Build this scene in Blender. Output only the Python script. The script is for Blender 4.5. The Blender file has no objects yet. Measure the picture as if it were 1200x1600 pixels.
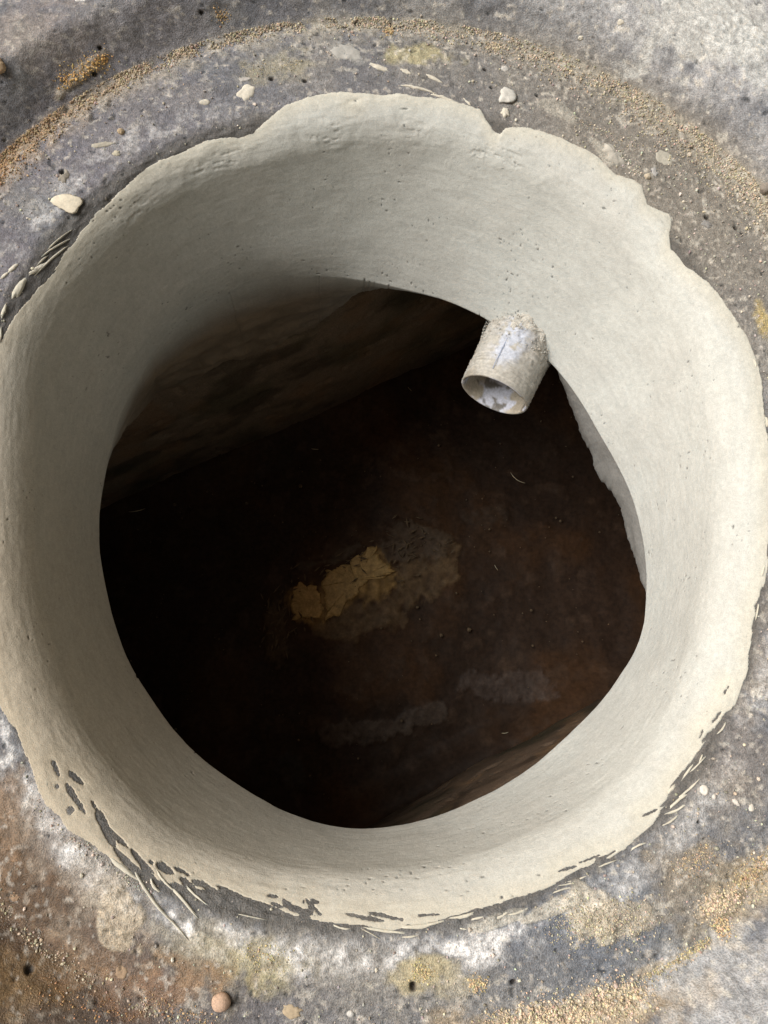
import bpy, math, random
import numpy as np
from mathutils import Matrix, Vector

# ------------------------------------------------------------------ camera, light, exposure
S = bpy.context.scene
C = S.collection
CAM_H = 0.60                      # lens height above the ledge round the opening (m)
FPX, WPX, HPX = 1150.0, 1200.0, 1600.0
NAD = (555.0, 1057.0)             # the plumb point: where straight down lies in the photograph
dn = np.array([NAD[0]-WPX/2, -(NAD[1]-HPX/2), -FPX]); dn /= np.linalg.norm(dn)
ez = -dn
ey = np.array([0, 1., 0]); ey -= ey.dot(ez)*ez; ey /= np.linalg.norm(ey)
ex = np.cross(ey, ez)
RW = np.array([ex, ey, ez])       # camera coordinates to world
cam = bpy.data.cameras.new('camera'); co = bpy.data.objects.new('camera', cam); C.objects.link(co)
co.matrix_world = Matrix.Translation((0, 0, CAM_H)) @ Matrix(RW.tolist()).to_4x4()
cam.sensor_fit = 'VERTICAL'; cam.sensor_height = 24.0; cam.lens = 24.0*FPX/HPX
cam.clip_start = 0.01; cam.clip_end = 500
S.camera = co

SUN_AZ, SUN_EL = math.radians(166), math.radians(48)   # direction towards the sun, measured from +X
w = bpy.data.worlds.new('World'); S.world = w; w.use_nodes = True
nt = w.node_tree; bg = nt.nodes['Background']
sky = nt.nodes.new('ShaderNodeTexSky'); sky.sky_type = 'NISHITA'; sky.sun_disc = False
sky.sun_elevation = SUN_EL; sky.sun_rotation = math.radians(90)-SUN_AZ
sky.air_density = 1.0; sky.dust_density = 4.0; sky.ozone_density = 1.0
hs = nt.nodes.new('ShaderNodeMix'); hs.data_type = 'RGBA'; hs.blend_type = 'MULTIPLY'; hs.inputs[0].default_value = 1.0
hs.inputs[7].default_value = (1.58, 1.0, 0.51, 1)       # thin warm overcast
nt.links.new(sky.outputs[0], hs.inputs[6]); nt.links.new(hs.outputs[2], bg.inputs[0])
bg.inputs[1].default_value = 0.063
sun = bpy.data.lights.new('sun', 'SUN'); sun.energy = 2.9; sun.angle = math.radians(50); sun.color = (0.83, 0.96, 1.0)
so = bpy.data.objects.new('sun', sun); C.objects.link(so)
sd = Vector((math.cos(SUN_EL)*math.cos(SUN_AZ), math.cos(SUN_EL)*math.sin(SUN_AZ), math.sin(SUN_EL)))
so.rotation_euler = sd.to_track_quat('Z', 'Y').to_euler()
vs = S.view_settings; vs.view_transform = 'Standard'; vs.look = 'None'; vs.gamma = 1; vs.use_curve_mapping = False
vs.exposure = 0.7

rng = np.random.default_rng(7); random.seed(7)

# ------------------------------------------------------------------ noise
def _h(ix, iy, iz, seed):
    h = (ix.astype(np.uint32)*np.uint32(374761393) + iy.astype(np.uint32)*np.uint32(668265263)
         + iz.astype(np.uint32)*np.uint32(2147483647 & 1274126177) + np.uint32(seed*97531 & 0xffffffff))
    h = (h ^ (h >> np.uint32(13)))*np.uint32(1274126177)
    h = (h ^ (h >> np.uint32(15)))*np.uint32(2246822519)
    h = h ^ (h >> np.uint32(16))
    return (h & np.uint32(0xffff)).astype(np.float32)/32767.5-1
def noise(P, scale, seed=0):
    """smooth value noise at P (n,3), about -1..1"""
    q = (P/scale).astype(np.float32)+1000.
    i = np.floor(q).astype(np.int64); f = (q-i).astype(np.float32); f = f*f*(3-2*f)
    x, y, z = i[:, 0], i[:, 1], i[:, 2]; r = 0
    for a in (0, 1):
        for b in (0, 1):
            for c in (0, 1):
                wt = (f[:, 0] if a else 1-f[:, 0])*(f[:, 1] if b else 1-f[:, 1])*(f[:, 2] if c else 1-f[:, 2])
                r = r+wt*_h(x+a, y+b, z+c, seed)
    return r
def fbm(P, scale, oct=4, seed=0, gain=.5):
    r = 0; a = 1.; t = 0
    for k in range(oct):
        r = r+a*noise(P, scale/2**k, seed+k*17); t += a; a *= gain
    return r/t*1.5
def ss(a, b, x):
    t = np.clip((x-a)/(b-a), 0, 1); return t*t*(3-2*t)
def mix(a, b, t): return a+(np.asarray(b)-a)*t[:, None]

# ------------------------------------------------------------------ sight lines of the photograph
def unp(p, z):
    c = np.array([p[0]-WPX/2, -(p[1]-HPX/2), -FPX]); v = RW@c; t = (z-CAM_H)/v[2]
    return np.array([v[0]*t, v[1]*t, z])
def proj(P):
    v = (P-np.array([0, 0, CAM_H]))@RW
    return np.stack([v[:, 0]/-v[:, 2]*FPX+WPX/2, -v[:, 1]/-v[:, 2]*FPX+HPX/2], 1)

# ------------------------------------------------------------------ the shaft as a surface of (angle, s)
CX, CY = 0.020, 0.172
HN = 0.16                        # depth of the neck
RHO = 0.042                      # rounding of the lip
QA = RHO*math.pi/2
SW = -(QA/2+HN-RHO)              # s of the neck's lower edge
RIDGE = (0.0231, 0.1804, 0.448)  # the rebate: centre and radius of its foot
def polar(pts, z, smooth):
    a = []; r = []
    for p in pts:
        q = unp(p, z); a.append(math.atan2(q[1]-CY, q[0]-CX)); r.append(math.hypot(q[1]-CY, q[0]-CX))
    a = np.array(a); r = np.array(r); o = np.argsort(a); a = a[o]; r = r[o]
    g = np.linspace(-math.pi, math.pi, 721)
    v = np.interp(g, np.r_[a-2*math.pi, a, a+2*math.pi], np.r_[r, r, r])
    k = np.exp(-.5*(np.arange(-40, 41)*.5/smooth)**2); k /= k.sum()
    v = np.convolve(np.r_[v[-41:-1], v, v[1:41]], k, 'valid'); v[-1] = v[0]
    return g, v
lip_px = [(600,135),(450,160),(288,196),(140,278),(42,384),(-24,470),(-45,620),(-60,800),(-45,980),(0,1130),(50,1235),(130,1325),(230,1415),
          (350,1455),(500,1478),(650,1475),(800,1442),(950,1370),(1060,1290),(1140,1180),(1195,1020),(1222,850),(1212,680),
          (1170,520),(1075,370),(950,255),(800,180),(700,145)]
inner_px = [(400,448),(480,438),(560,438),(640,448),(700,462),(745,482),(800,515),(865,560),(905,610),(940,670),(970,720),(1000,790),(1014,850),(1018,920),(1015,970),
         (1003,1015),(980,1050),(950,1095),(900,1145),(850,1190),(800,1225),(740,1258),(680,1283),(620,1296),(560,1302),
         (500,1293),(440,1272),(400,1250),(330,1205),(270,1150),(235,1100),(200,1045),(175,985),(160,920),(148,850),
         (150,790),(160,740),(185,670),(215,610),(260,545),(320,490)]
GA, LIP = polar(lip_px, 0, 6); _, BOT = polar(inner_px, -HN, 2.2)
A0 = np.full(GA.shape, .2)        # slant of the wall from the vertical, found so that it meets the lower edge
for _ in range(60):
    miss = LIP-RHO*np.cos(A0)-np.tan(A0)*(HN-RHO+RHO*np.sin(A0))-BOT; A0 = np.clip(A0+miss*4, .02, 1.0)
def Rl(a): return np.interp(a, GA, LIP)-RHO
def Rb(a): return np.interp(a, GA, BOT)
def zout(x, y):
    """height of the concrete outside the lip: ledge, then the sloped step of the rebate, then the top"""
    d = np.hypot(x-RIDGE[0], y-RIDGE[1])-RIDGE[2]
    return -.008*ss(-.02, -.14, d) + .036*ss(-.004, .046, d) - .006*ss(.05, .13, d)
def surf(a, s):
    a = np.asarray(a, float); s = np.asarray(s, float)
    lp = np.interp(a, GA, LIP); a0 = np.interp(a, GA, A0); rb = Rb(a)
    phi = np.clip(math.pi/2-(QA/2-s)/RHO, a0, math.pi/2)
    sa = QA/2-RHO*(math.pi/2-a0)
    d = np.clip((sa-s)/(sa-SW), 0, 1)
    r1 = lp-RHO*np.cos(phi); z1 = -RHO+RHO*np.sin(phi)
    r = r1*(1-d)+rb*d+np.clip(s-QA/2, 0, None)-.003*np.sin(math.pi*d)*0
    x = CX+r*np.cos(a); y = CY+r*np.sin(a)
    z = z1*(1-d)-HN*d+zout(x, y)
    return np.stack([x, y, z], -1)
def normal(a, s):
    e = 1e-3
    u = surf(a+e, s)-surf(a-e, s); v = surf(a, s+e)-surf(a, s-e)
    n = np.cross(u, v); n /= np.linalg.norm(n, axis=-1, keepdims=True)
    n = np.where((n[..., 2:3] < 0), -n, n)
    out = np.stack([-(np.cos(a)), -(np.sin(a)), 0*a], -1)
    flip = ((n*out).sum(-1) < 0) & (s < -QA/2)
    n[flip] *= -1
    return n
# lookup from a sight line to (angle, s): nearest of a table of surface points
ta, ts = np.meshgrid(np.linspace(-math.pi, math.pi, 1441), np.linspace(SW, .45, 480), indexing='ij')
TA, TS = ta.ravel(), ts.ravel(); TP = proj(surf(TA, TS))
def loc(p):
    i = np.argmin((TP[:, 0]-p[0])**2+(TP[:, 1]-p[1])**2); return TA[i], TS[i]
RM = 0.345
def uv(p):
    """the photograph's point as (distance round, distance along) on the concrete"""
    a, s = loc(p); return a*RM, s

# ------------------------------------------------------------------ object helpers
def tag(o, label=None, cat=None, group=None, kind=None):
    for k, v in (('label', label), ('category', cat), ('group', group), ('kind', kind)):
        if v: o[k] = v
    return o
def empty(name, loc_=(0, 0, 0)):
    o = bpy.data.objects.new(name, None); o.location = loc_; o.empty_display_size = .05; C.objects.link(o); return o
def mesh_np(name, V, Fq, mat, parent=None, col=None, extra=None, smooth=True):
    me = bpy.data.meshes.new(name); V = np.asarray(V, np.float32); Fq = np.asarray(Fq, np.int32); k = Fq.shape[1]
    me.vertices.add(len(V)); me.vertices.foreach_set('co', V.ravel())
    me.loops.add(Fq.size); me.loops.foreach_set('vertex_index', Fq.ravel())
    me.polygons.add(len(Fq)); me.polygons.foreach_set('loop_start', np.arange(0, Fq.size, k, dtype=np.int32))
    me.update(calc_edges=True)
    me.polygons.foreach_set('use_smooth', np.full(len(Fq), smooth))
    if col is not None:
        c = np.ones((len(V), 4), np.float32); c[:, :3] = np.clip(col, 0, 1)
        at = me.attributes.new('tint', 'FLOAT_COLOR', 'POINT'); at.data.foreach_set('color', c.ravel())
    for n_, v_ in (extra or {}).items():
        at = me.attributes.new(n_, 'FLOAT', 'POINT'); at.data.foreach_set('value', np.asarray(v_, np.float32))
    me.materials.append(mat); me.validate()
    o = bpy.data.objects.new(name, me); C.objects.link(o)
    if parent: o.parent = parent
    return o
def grid_faces(n, m, wrap):
    i = np.arange(n if wrap else n-1)[:, None]; j = np.arange(m-1)[None]
    a = i*m+j; b = ((i+1) % n)*m+j
    return np.stack([a, b, b+1, a+1], -1).reshape(-1, 4)

# ------------------------------------------------------------------ materials
def new_mat(name):
    m = bpy.data.materials.new(name); m.use_nodes = True; t = m.node_tree
    return m, t, t.nodes['Principled BSDF']
def nd(t, typ, **kw):
    n = t.nodes.new(typ)
    for k, v in kw.items():
        if k.startswith('i_'): n.inputs[k[2:]].default_value = v
        else: setattr(n, k, v)
    return n
def grainy(name, base, fine=900, coarse=120, amt=.25, bump=.35, dist=.0006, rough=.85, pits=0, spec=.3, attr=True, blobs=0):
    """albedo from the 'tint' attribute (or one colour), broken up by two sizes of noise; sand-grain relief"""
    m, t, b = new_mat(name); L = t.links.new
    tc = nd(t, 'ShaderNodeTexCoord')
    n1 = nd(t, 'ShaderNodeTexNoise', i_Scale=fine, i_Detail=3.0, i_Roughness=.65); L(tc.outputs['Object'], n1.inputs['Vector'])
    n2 = nd(t, 'ShaderNodeTexNoise', i_Scale=coarse, i_Detail=4.0, i_Roughness=.6); L(tc.outputs['Object'], n2.inputs['Vector'])
    r1 = nd(t, 'ShaderNodeMapRange'); r1.inputs['From Min'].default_value = .3; r1.inputs['From Max'].default_value = .7
    r1.inputs['To Min'].default_value = 1-amt; r1.inputs['To Max'].default_value = 1+amt; L(n1.outputs[0], r1.inputs[0])
    r2 = nd(t, 'ShaderNodeMapRange'); r2.inputs['From Min'].default_value = .3; r2.inputs['From Max'].default_value = .7
    r2.inputs['To Min'].default_value = 1-amt*.5; r2.inputs['To Max'].default_value = 1+amt*.5; L(n2.outputs[0], r2.inputs[0])
    mu = nd(t, 'ShaderNodeMath', operation='MULTIPLY'); L(r1.outputs[0], mu.inputs[0]); L(r2.outputs[0], mu.inputs[1])
    vm = nd(t, 'ShaderNodeVectorMath', operation='SCALE')
    if attr:
        at = nd(t, 'ShaderNodeAttribute', attribute_name='tint'); L(at.outputs['Color'], vm.inputs[0])
    else:
        rg = nd(t, 'ShaderNodeRGB'); rg.outputs[0].default_value = (*base, 1); L(rg.outputs[0], vm.inputs[0])
    L(mu.outputs[0], vm.inputs['Scale']); L(vm.outputs[0], b.inputs['Base Color'])
    ad = nd(t, 'ShaderNodeMath', operation='MULTIPLY_ADD'); L(n2.outputs[0], ad.inputs[0]); ad.inputs[1].default_value = .8; L(n1.outputs[0], ad.inputs[2])
    hgt = ad.outputs[0]
    if pits:
        v = nd(t, 'ShaderNodeTexVoronoi', i_Scale=pits); L(tc.outputs['Object'], v.inputs['Vector'])
        r = nd(t, 'ShaderNodeMapRange'); r.inputs['From Min'].default_value = .05; r.inputs['From Max'].default_value = .16
        r.inputs['To Min'].default_value = -1.5; r.inputs['To Max'].default_value = 0; L(v.outputs['Distance'], r.inputs[0])
        a2 = nd(t, 'ShaderNodeMath', operation='ADD'); L(hgt, a2.inputs[0]); L(r.outputs[0], a2.inputs[1]); hgt = a2.outputs[0]
    bu = nd(t, 'ShaderNodeBump', i_Strength=bump, i_Distance=dist); L(hgt, bu.inputs['Height']); L(bu.outputs[0], b.inputs['Normal'])
    b.inputs['Roughness'].default_value = rough; b.inputs['Specular IOR Level'].default_value = spec
    if 'rough_attr' in name: pass
    return m
m_conc = grainy('weathered_concrete', (.2,.2,.21), fine=800, coarse=160, amt=.42, bump=.9, dist=.0012, rough=.5, spec=.5)
_t = m_conc.node_tree; _a = nd(_t, 'ShaderNodeAttribute', attribute_name='gloss')
_t.links.new(_a.outputs['Fac'], _t.nodes['Principled BSDF'].inputs['Roughness'])
m_lin = grainy('cement_plaster', (.5,.48,.43), fine=1100, coarse=240, amt=.15, bump=.6, dist=.0007, rough=.9, pits=0, spec=.2)
m_splash = grainy('dried_mortar', (.5,.48,.42), fine=600, coarse=90, amt=.12, bump=.35, dist=.0006, rough=.85)
m_smear = grainy('mortar_smear', (.42,.40,.33), fine=600, coarse=90, amt=.12, bump=.3, dist=.0006, rough=.8, attr=False)
m_pipe = grainy('dusty_plastic_pipe', (.5,.47,.42), fine=300, coarse=60, amt=.2, bump=.35, dist=.0008, rough=.6)
m_crust = grainy('mortar_crust', (.41,.40,.37), fine=500, coarse=150, amt=.25, bump=.9, dist=.002, rough=.9, attr=False)
m_ink = grainy('blue_pipe_line', (.20,.24,.34), attr=False, amt=.1, rough=.5)
m_skirt = grainy('rough_mortar', (.19,.19,.185), fine=400, coarse=100, amt=.15, bump=.3, dist=.001, rough=.9, attr=False)
m_wall = grainy('damp_chamber_render', (.16,.125,.09), fine=400, coarse=90, amt=.25, bump=.6, dist=.002, rough=.8, spec=.15)
m_floor = grainy('wet_silt', (.04,.02,.01), fine=120, coarse=25, amt=.3, bump=.25, dist=.002, rough=.6, spec=.12)
m_ochre = grainy('ochre_silt', (.45,.25,.08), fine=200, coarse=50, amt=.25, bump=.4, dist=.002, rough=.6)
m_dark = grainy('dark_soil', (.03,.025,.02), attr=False, fine=100, coarse=20)
m_straw = grainy('dry_straw', (.55,.48,.33), attr=False, amt=.1)
m_sand = grainy('sand_grain', (.45,.36,.24), fine=500, amt=.25, bump=.2, rough=.8)
m_peb = grainy('pale_pebble', (.45,.32,.24), fine=500, coarse=150, amt=.25, bump=.4, dist=.001, rough=.7, attr=False)
m_earth = grainy('dry_earth', (.16,.13,.10), attr=False, fine=60, coarse=4, amt=.3)

# ------------------------------------------------------------------ field helpers on (u = angle*RM, s)
def wrapd(d): return (d+math.pi*RM) % (2*math.pi*RM)-math.pi*RM
class Field:
    def __init__(s_, a, s): s_.u = a*RM; s_.s = s; s_.P3 = surf(a, s)
    def seg(s_, p, q, w0, w1=None):
        """distance outside a tapering stroke from p to q (photo points), in metres; widths in photo pixels"""
        k = .00052; w1 = w0 if w1 is None else w1
        (u0, v0), (u1, v1) = uv(p), uv(q)
        du = (u1-u0+math.pi*RM) % (2*math.pi*RM)-math.pi*RM; dv = v1-v0; L2 = du*du+dv*dv+1e-12
        m = np.abs(wrapd(s_.u-u0-du/2)) < abs(du)/2+.05
        out = np.full(s_.u.shape, 9.)
        x = wrapd(s_.u[m]-u0); y = s_.s[m]-v0; t = np.clip((x*du+y*dv)/L2, 0, 1)
        wd = (w0+(w1-w0)*t)*k*.5*np.clip(4*np.minimum(t, 1-t)+.3, 0, 1)
        out[m] = np.hypot(x-t*du, y-t*dv)-wd
        return out
    def blob(s_, p, rx, ry=None, ang=0):
        """normalised distance from an ellipse centre: 1 on its edge"""
        k = .00052; ry = rx if ry is None else ry
        u0, v0 = uv(p); x = wrapd(s_.u-u0); y = s_.s-v0
        # photo x/y directions at this spot
        u1, v1 = uv((p[0]+14*math.cos(ang), p[1]+14*math.sin(ang)))
        d = np.array([(u1-u0+math.pi*RM) % (2*math.pi*RM)-math.pi*RM, v1-v0]); d /= np.linalg.norm(d)+1e-9
        X_ = x*d[0]+y*d[1]; Y_ = -x*d[1]+y*d[0]
        return np.hypot(X_/(rx*k), Y_/(ry*k))

R_ = math.radians
# where the plaster ends on the concrete
outer_px = [(480,150),(510,145),(540,143),(575,144),(600,147),(620,146),(650,150),(700,156),(735,165),(752,172),(762,188),(772,204),(782,208),(790,199),(805,197),(825,199),
    (842,204),(880,220),(920,238),(935,248),(965,272),(990,280),(1004,290),(1008,305),(1012,318),(1030,328),(1047,334),(1050,348),(1047,365),(1048,388),
    (1060,400),(1085,425),(1105,440),(1125,462),(1150,495),(1168,525),(1180,560),(1190,590),(1194,640),(1199,680),(1204,740),(1206,800),(1200,860),(1196,905),
    (1190,925),(1180,945),(1178,980),(1172,1010),(1168,1050),(1158,1075),(1148,1100),(1130,1120),(1100,1160),(1085,1185),(1050,1228),(1035,1262),(1022,1285),(990,1318),(950,1340),
    (900,1362),(850,1388),(800,1405),(742,1424),(675,1444),(617,1452),(567,1446),(517,1442),(467,1431),(408,1407),(354,1389),(326,1393),(300,1385),(270,1380),(240,1372),(215,1362),(190,1352),(165,1335),
    (140,1312),(120,1305),(105,1298),(92,1280),(75,1260),(62,1240),(55,1220),(47,1200),(40,1180),(34,1160),(28,1140),(12,1122),(0,1108),
    (-18,1060),(-32,980),(-42,880),(-45,780),(-40,680),(-25,590),(-5,530),(16,505),(30,480),(50,462),(67,447),(80,430),(90,412),(104,394),(118,378),(125,362),(135,350),(155,328),
    (170,315),(200,287),(230,262),(250,250),(280,240),(320,221),(345,216),(370,213),(395,205),(410,193),(425,180),(445,168),(465,158)]
oa = np.array([loc(p) for p in outer_px]); o_ = np.argsort(oa[:, 0]); oa = oa[o_]
def s_edge(a): return np.interp(a, np.r_[oa[:, 0]-2*math.pi, oa[:, 0], oa[:, 0]+2*math.pi], np.tile(oa[:, 1], 3))

# ------------------------------------------------------------------ concrete ring round the opening
collar = empty('manhole_surround', (CX, CY, 0))
tag(collar, 'weathered grey concrete ring with a stepped ledge round the open shaft', 'manhole surround')
def local(V): return V-np.array([CX, CY, 0])
NA = 1700
sv = np.r_[np.linspace(-.09, -.04, 20, endpoint=False), np.linspace(-.04, .165, 225, endpoint=False), np.linspace(.165, .32, 90, endpoint=False), np.linspace(.32, .64, 40)]
aa = np.linspace(-math.pi, math.pi, NA, endpoint=False)
A, T = [q.ravel() for q in np.meshgrid(aa, sv, indexing='ij')]
f = Field(A, T); P = f.P3; Nn = normal(A, T)
Tq = T-QA/2+.0204
rd = np.hypot(P[:, 0]-RIDGE[0], P[:, 1]-RIDGE[1])-RIDGE[2]
n_big = fbm(P, .12, 4, 3); n_mid = fbm(P, .03, 4, 11); n_sm = fbm(P, .009, 3, 23); n_f = noise(P, .0022, 31); n_ff = noise(P, .0036, 37)
# worm-like trowel relief, stretched along the ring
Pst = np.stack([f.u*.35, f.s, f.u*0], 1); n_st = fbm(Pst, .006, 3, 41)
h = .0009*n_big+.0008*n_mid+.0005*n_sm+.00028*n_f+.00022*n_ff
h += .0006*n_st*ss(-.03, -.005, -np.abs(T))
pit = ss(.76, .90, noise(P, .005, 51)); h -= .0014*pit*ss(0, .01, T)
outr = ss(.0, .03, rd); h += outr*(.0016*fbm(P, .02, 4, 61))
h -= .0012*ss(.01, .0, np.abs(rd+.004))
azd = np.degrees(A)
px_ = proj(P)
def sect(c, wd):  # weight of a sector of the ring, centred at azimuth c degrees
    d = np.abs((azd-c+180) % 360-180); return np.exp(-(d/wd)**2)
# colours
grey = np.array([.118, .128, .152]); col = np.tile(grey, (len(P), 1))
col = mix(col, (.20, .20, .20), ss(-.3, .6, n_mid)*.8)
col = mix(col, (.125, .12, .148), sect(150, 45)*.85*ss(-.5, .3, n_big))          # violet grey, upper left
col = mix(col, (.20, .185, .16), sect(45, 38)*.85*(1-outr))                      # sandy grey, upper right ledge
col = mix(col, (.34, .35, .37), outr*sect(50, 45)*ss(-.6, .6, n_mid+.3)*.9)      # pale outer slope, upper right
col = mix(col, (.26, .26, .28), outr*sect(-45, 30)*ss(-.5, .5, n_mid+.3)*.9)
col = mix(col, (.080, .045, .022), np.clip(sect(-142, 30)*1.3, 0, 1)*ss(.020, .05, Tq+.010*n_mid)*.95)             # rusty brown, lower left
col = mix(col, (.15, .095, .05), sect(-150, 16)*ss(.02, .08, Tq)*ss(-.1, .5, n_sm+n_mid)*.6)
col = mix(col, (.125, .10, .078), outr*sect(-135, 30)*ss(-.6, .4, n_mid)*.8)
col = mix(col, (.12, .14, .175), sect(-62, 16)*ss(-.35, .35, n_big+.35*n_mid+.2)*.7)     # blue-grey, lower right
col = mix(col, (.25, .22, .18), sect(-30, 16)*ss(-.5, .5, n_mid)*.7*(1-outr))
# glossy highlight painted in white on the rounded lip and near it
sheen = ss(.018, .001, np.abs(Tq-.028-.006*n_mid))*ss(-.5, .3, n_sm*.8+n_mid*.5)
col = mix(col, (.72, .73, .75), sheen*(.78+.3*n_f+.25*n_sm)*np.clip(sect(-106, 32)*2.2+sect(-20, 30)*.4+sect(135, 22)*.5+sect(-50, 20)*.15+sect(-145,15)*.6, 0, 1)*.9)
# yellow lichen-like stains
for (p, rx, ry, c, k) in (((660, 88), 50, 22, (.42, .38, .20), .55), ((455, 105), 60, 30, (.36, .33, .22), .45), ((420, 1510), 60, 30, (.45, .40, .18), .5),
                          ((650, 1525), 40, 22, (.50, .42, .18), .75), ((330, 1500), 60, 50, (.36, .31, .18), .35), ((730, 1535), 30, 18, (.42, .38, .26), .6), ((1165, 1390), 50, 34, (.38, .30, .18), .45),
                          ((1195, 505), 14, 36, (.40, .32, .12), .6), ((1080, 1380), 70, 60, (.3, .25, .17), .5), ((1130, 1180), 60, 70, (.25, .22, .19), .4),
                          ((240, 350), 50, 16, (.3, .27, .2), .3), ((60, 1530), 60, 30, (.30, .20, .09), .5), ((250, 1540), 90, 26, (.22, .12, .06), .6), ((150,1500),60,30,(.2,.13,.08),.6),
                          ((0, 1300), 40, 60, (.22, .14, .07), .5), ((560, 1530), 200, 45, (.26, .25, .23), .5), ((1120, 30), 120, 80, (.5, .51, .5), .75),
                          ((900, 1590), 160, 20, (.35,.26,.14), .5), ((150,1380),60,70,(.34,.30,.25),.45), ((60,1280),60,50,(.30,.26,.22),.4), ((100,1250),30,50,(.2,.2,.22),.3),
                          ((40, 60), 90, 60, (.22, .19, .17), .5), ((200,40),140,40,(.23,.22,.23),.4)):
    b_ = f.blob(p, rx, ry); col = mix(col, c, k*ss(1.35, .45, b_+.55*n_mid+.5*n_sm))
dgc = np.degrees(A); dw = .05+1.0*np.exp(-((dgc-140)/24)**2)+.6*np.exp(-((dgc-98)/25)**2)+.8*np.exp(-((dgc-40)/32)**2)+.4*np.exp(-((dgc+48)/18)**2)
dust = ss(-.034, -.003, rd+.006*n_sm)*ss(.007, -.001, rd+.003*n_sm)*dw*ss(-.7, .3, n_sm+n_mid*.5+.3)
wm = np.exp(-((dgc-146)/20)**2); dc = np.array([.38, .35, .28])*(1-wm[:, None])+np.array([.34, .24, .145])*wm[:, None]
col = col*(1-.75*dust.clip(0, 1)[:, None])+dc*.75*dust.clip(0, 1)[:, None]; h += .0006*dust*(1+n_f)
for (p, rx, ry, an_) in (((880,1585), 90, 18, -8), ((965,1565), 44, 22, 0), ((1130,1415), 34, 18, -30), ((1180,1365), 30, 24, -40), ((1060,1500), 60, 8, -28), ((130,112), 44, 9, -40)):
    b_ = f.blob(p, rx, ry, R_(an_)); mk = ss(1.2, .7, b_+.45*fbm(P, .012, 4, 95)); col = mix(col, (.42, .36, .27), mk*.6); h += mk*(.0012+.0009*noise(P, .0026, 93)+.0004*n_f)
col = mix(col, (.080, .045, .020), np.clip(sect(-143, 25)*1.2, 0, 1)*ss(.040, .062, Tq+.006*n_mid)*ss(.04, .0, rd)*.6)
# crusts of spilt mortar and sand stuck to the concrete
for (p, rx, ry, an_, th, c, k) in (((190,1442), 34, 30, 70, .0008, (.44,.38,.29), .95), ((158,1395), 15, 34, 65, .0005, (.38,.34,.28), .6), ((920,1420), 34, 36, 0, .0016, (.46,.43,.36), .95), ((965,1440), 44, 26, -10, .0013, (.38,.34,.27), .85),
        ((860,1420), 44, 12, -20, .0012, (.48,.46,.40), .85), ((780,1438), 50, 8, -15, .0008, (.46,.45,.40), .8), ((945,1462), 14, 14, 0, .0014, (.44,.41,.33), .9), ((1120,25), 90, 40, 30, .0015, (.52,.54,.54), .6), ((1180,80), 60, 60, 0, .0015, (.54,.56,.56), .6), ((1160,1560), 90, 60, 0, .0012, (.45,.46,.47), .6),
        ((330,1485), 30, 14, 20, .0004, (.40,.37,.28), .5), ((870,170), 40, 14, 35, .0008, (.36,.35,.31), .6), ((940,235), 34, 12, 45, .0014, (.38,.37,.33), .8), ((540,82), 30, 15, 25, .0004, (.30,.30,.29), .6), ((0,1290), 30, 60, 0, .0005, (.2,.13,.08), .5)):
    b_ = f.blob(p, rx, ry, R_(an_)); mk = ss(1.08, .86, b_+.42*fbm(P, .013, 4, 91)+.10*n_f); h += mk*(th+.0005*noise(P, .0028, 93)+.0003*n_f); col = mix(col, c, mk*k*(.8+.2*n_ff))
# speckle: pale and dark grains, white flecks
fl = ss(.55, .78, n_ff); col = mix(col, (.42, .40, .37), fl*.6)
fl2 = ss(.50, .75, noise(P, .0055, 71)+.3*n_f); col = mix(col, (.50, .48, .43), fl2*.5*np.clip(.35+sect(45, 50)+sect(-60, 50)*.6, 0, 1))
dk = ss(.7, .85, noise(P, .0025, 73)); col = mix(col, (.05, .05, .05), dk*.4)
col = col*(1+.24*n_f[:, None])*(1+.10*n_st[:, None])
col *= (1-.55*pit[:, None])
# exposed raw wall band below the lip, dark and rough
band = ss(.020, .008, Tq+.003*n_sm); col = mix(col, (.075, .073, .07), band*.85); h += band*.0006*noise(Pst, .003, 81)
gloss = np.clip(.58-.18*ss(-.4, .4, n_mid)*sect(-110, 50)-.10*sect(-110, 60)+.25*sect(45, 50)+.15*outr+.1*n_sm, .3, .95)
# pits one can point at
for (p, r_) in (((644, 1539), 4.5), ((646, 1544), 4.5), ((757, 108), 3.5), ((767, 135), 3), ((157, 74), 3), ((147, 116), 4), ((838, 148), 3), ((315, 20), 3), ((425, 123), 4.5), ((476, 127), 4),
                ((46, 1513), 5), ((1093, 1283), 2.5), ((80, 205), 3), ((1150, 355), 4), ((1160, 365), 3), ((868, 245), 2.5), ((965,1228),2), ((1105,340),5), ((97,270),5), ((800, 1535), 4)):
    b_ = f.blob(p, r_); h -= .004*ss(1.2, .3, b_); col = mix(col, (.02, .015, .012), ss(1.3, .6, b_)*.9)
h *= 1-.8*ss(-.003, .003, s_edge(A)-T)      # smoother concrete under the plaster
V = P+Nn*h[:, None]
ring = mesh_np('concrete_ring', local(V), grid_faces(NA, len(sv), True), m_conc, collar, col, {'gloss': gloss})
H_C = h.reshape(NA, len(sv))
def hc(a, s):
    i = np.round((a+math.pi)/(2*math.pi)*NA).astype(int) % NA; j = np.clip(np.searchsorted(sv, s), 0, len(sv)-1); return H_C[i, j]
# underside of the cover slab
a2 = np.linspace(-math.pi, math.pi, 240, endpoint=False); rb2 = Rb(a2)+.03
Vu = np.concatenate([np.stack([CX+r_*np.cos(a2), CY+r_*np.sin(a2), 0*a2-HN-.055], 1) for r_ in (rb2, rb2*0+1.1)])
i_ = np.arange(240); j_ = (i_+1) % 240
und = mesh_np('slab_underside', local(Vu), np.stack([i_, j_, j_+240, i_+240], 1), m_skirt, collar)

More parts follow.
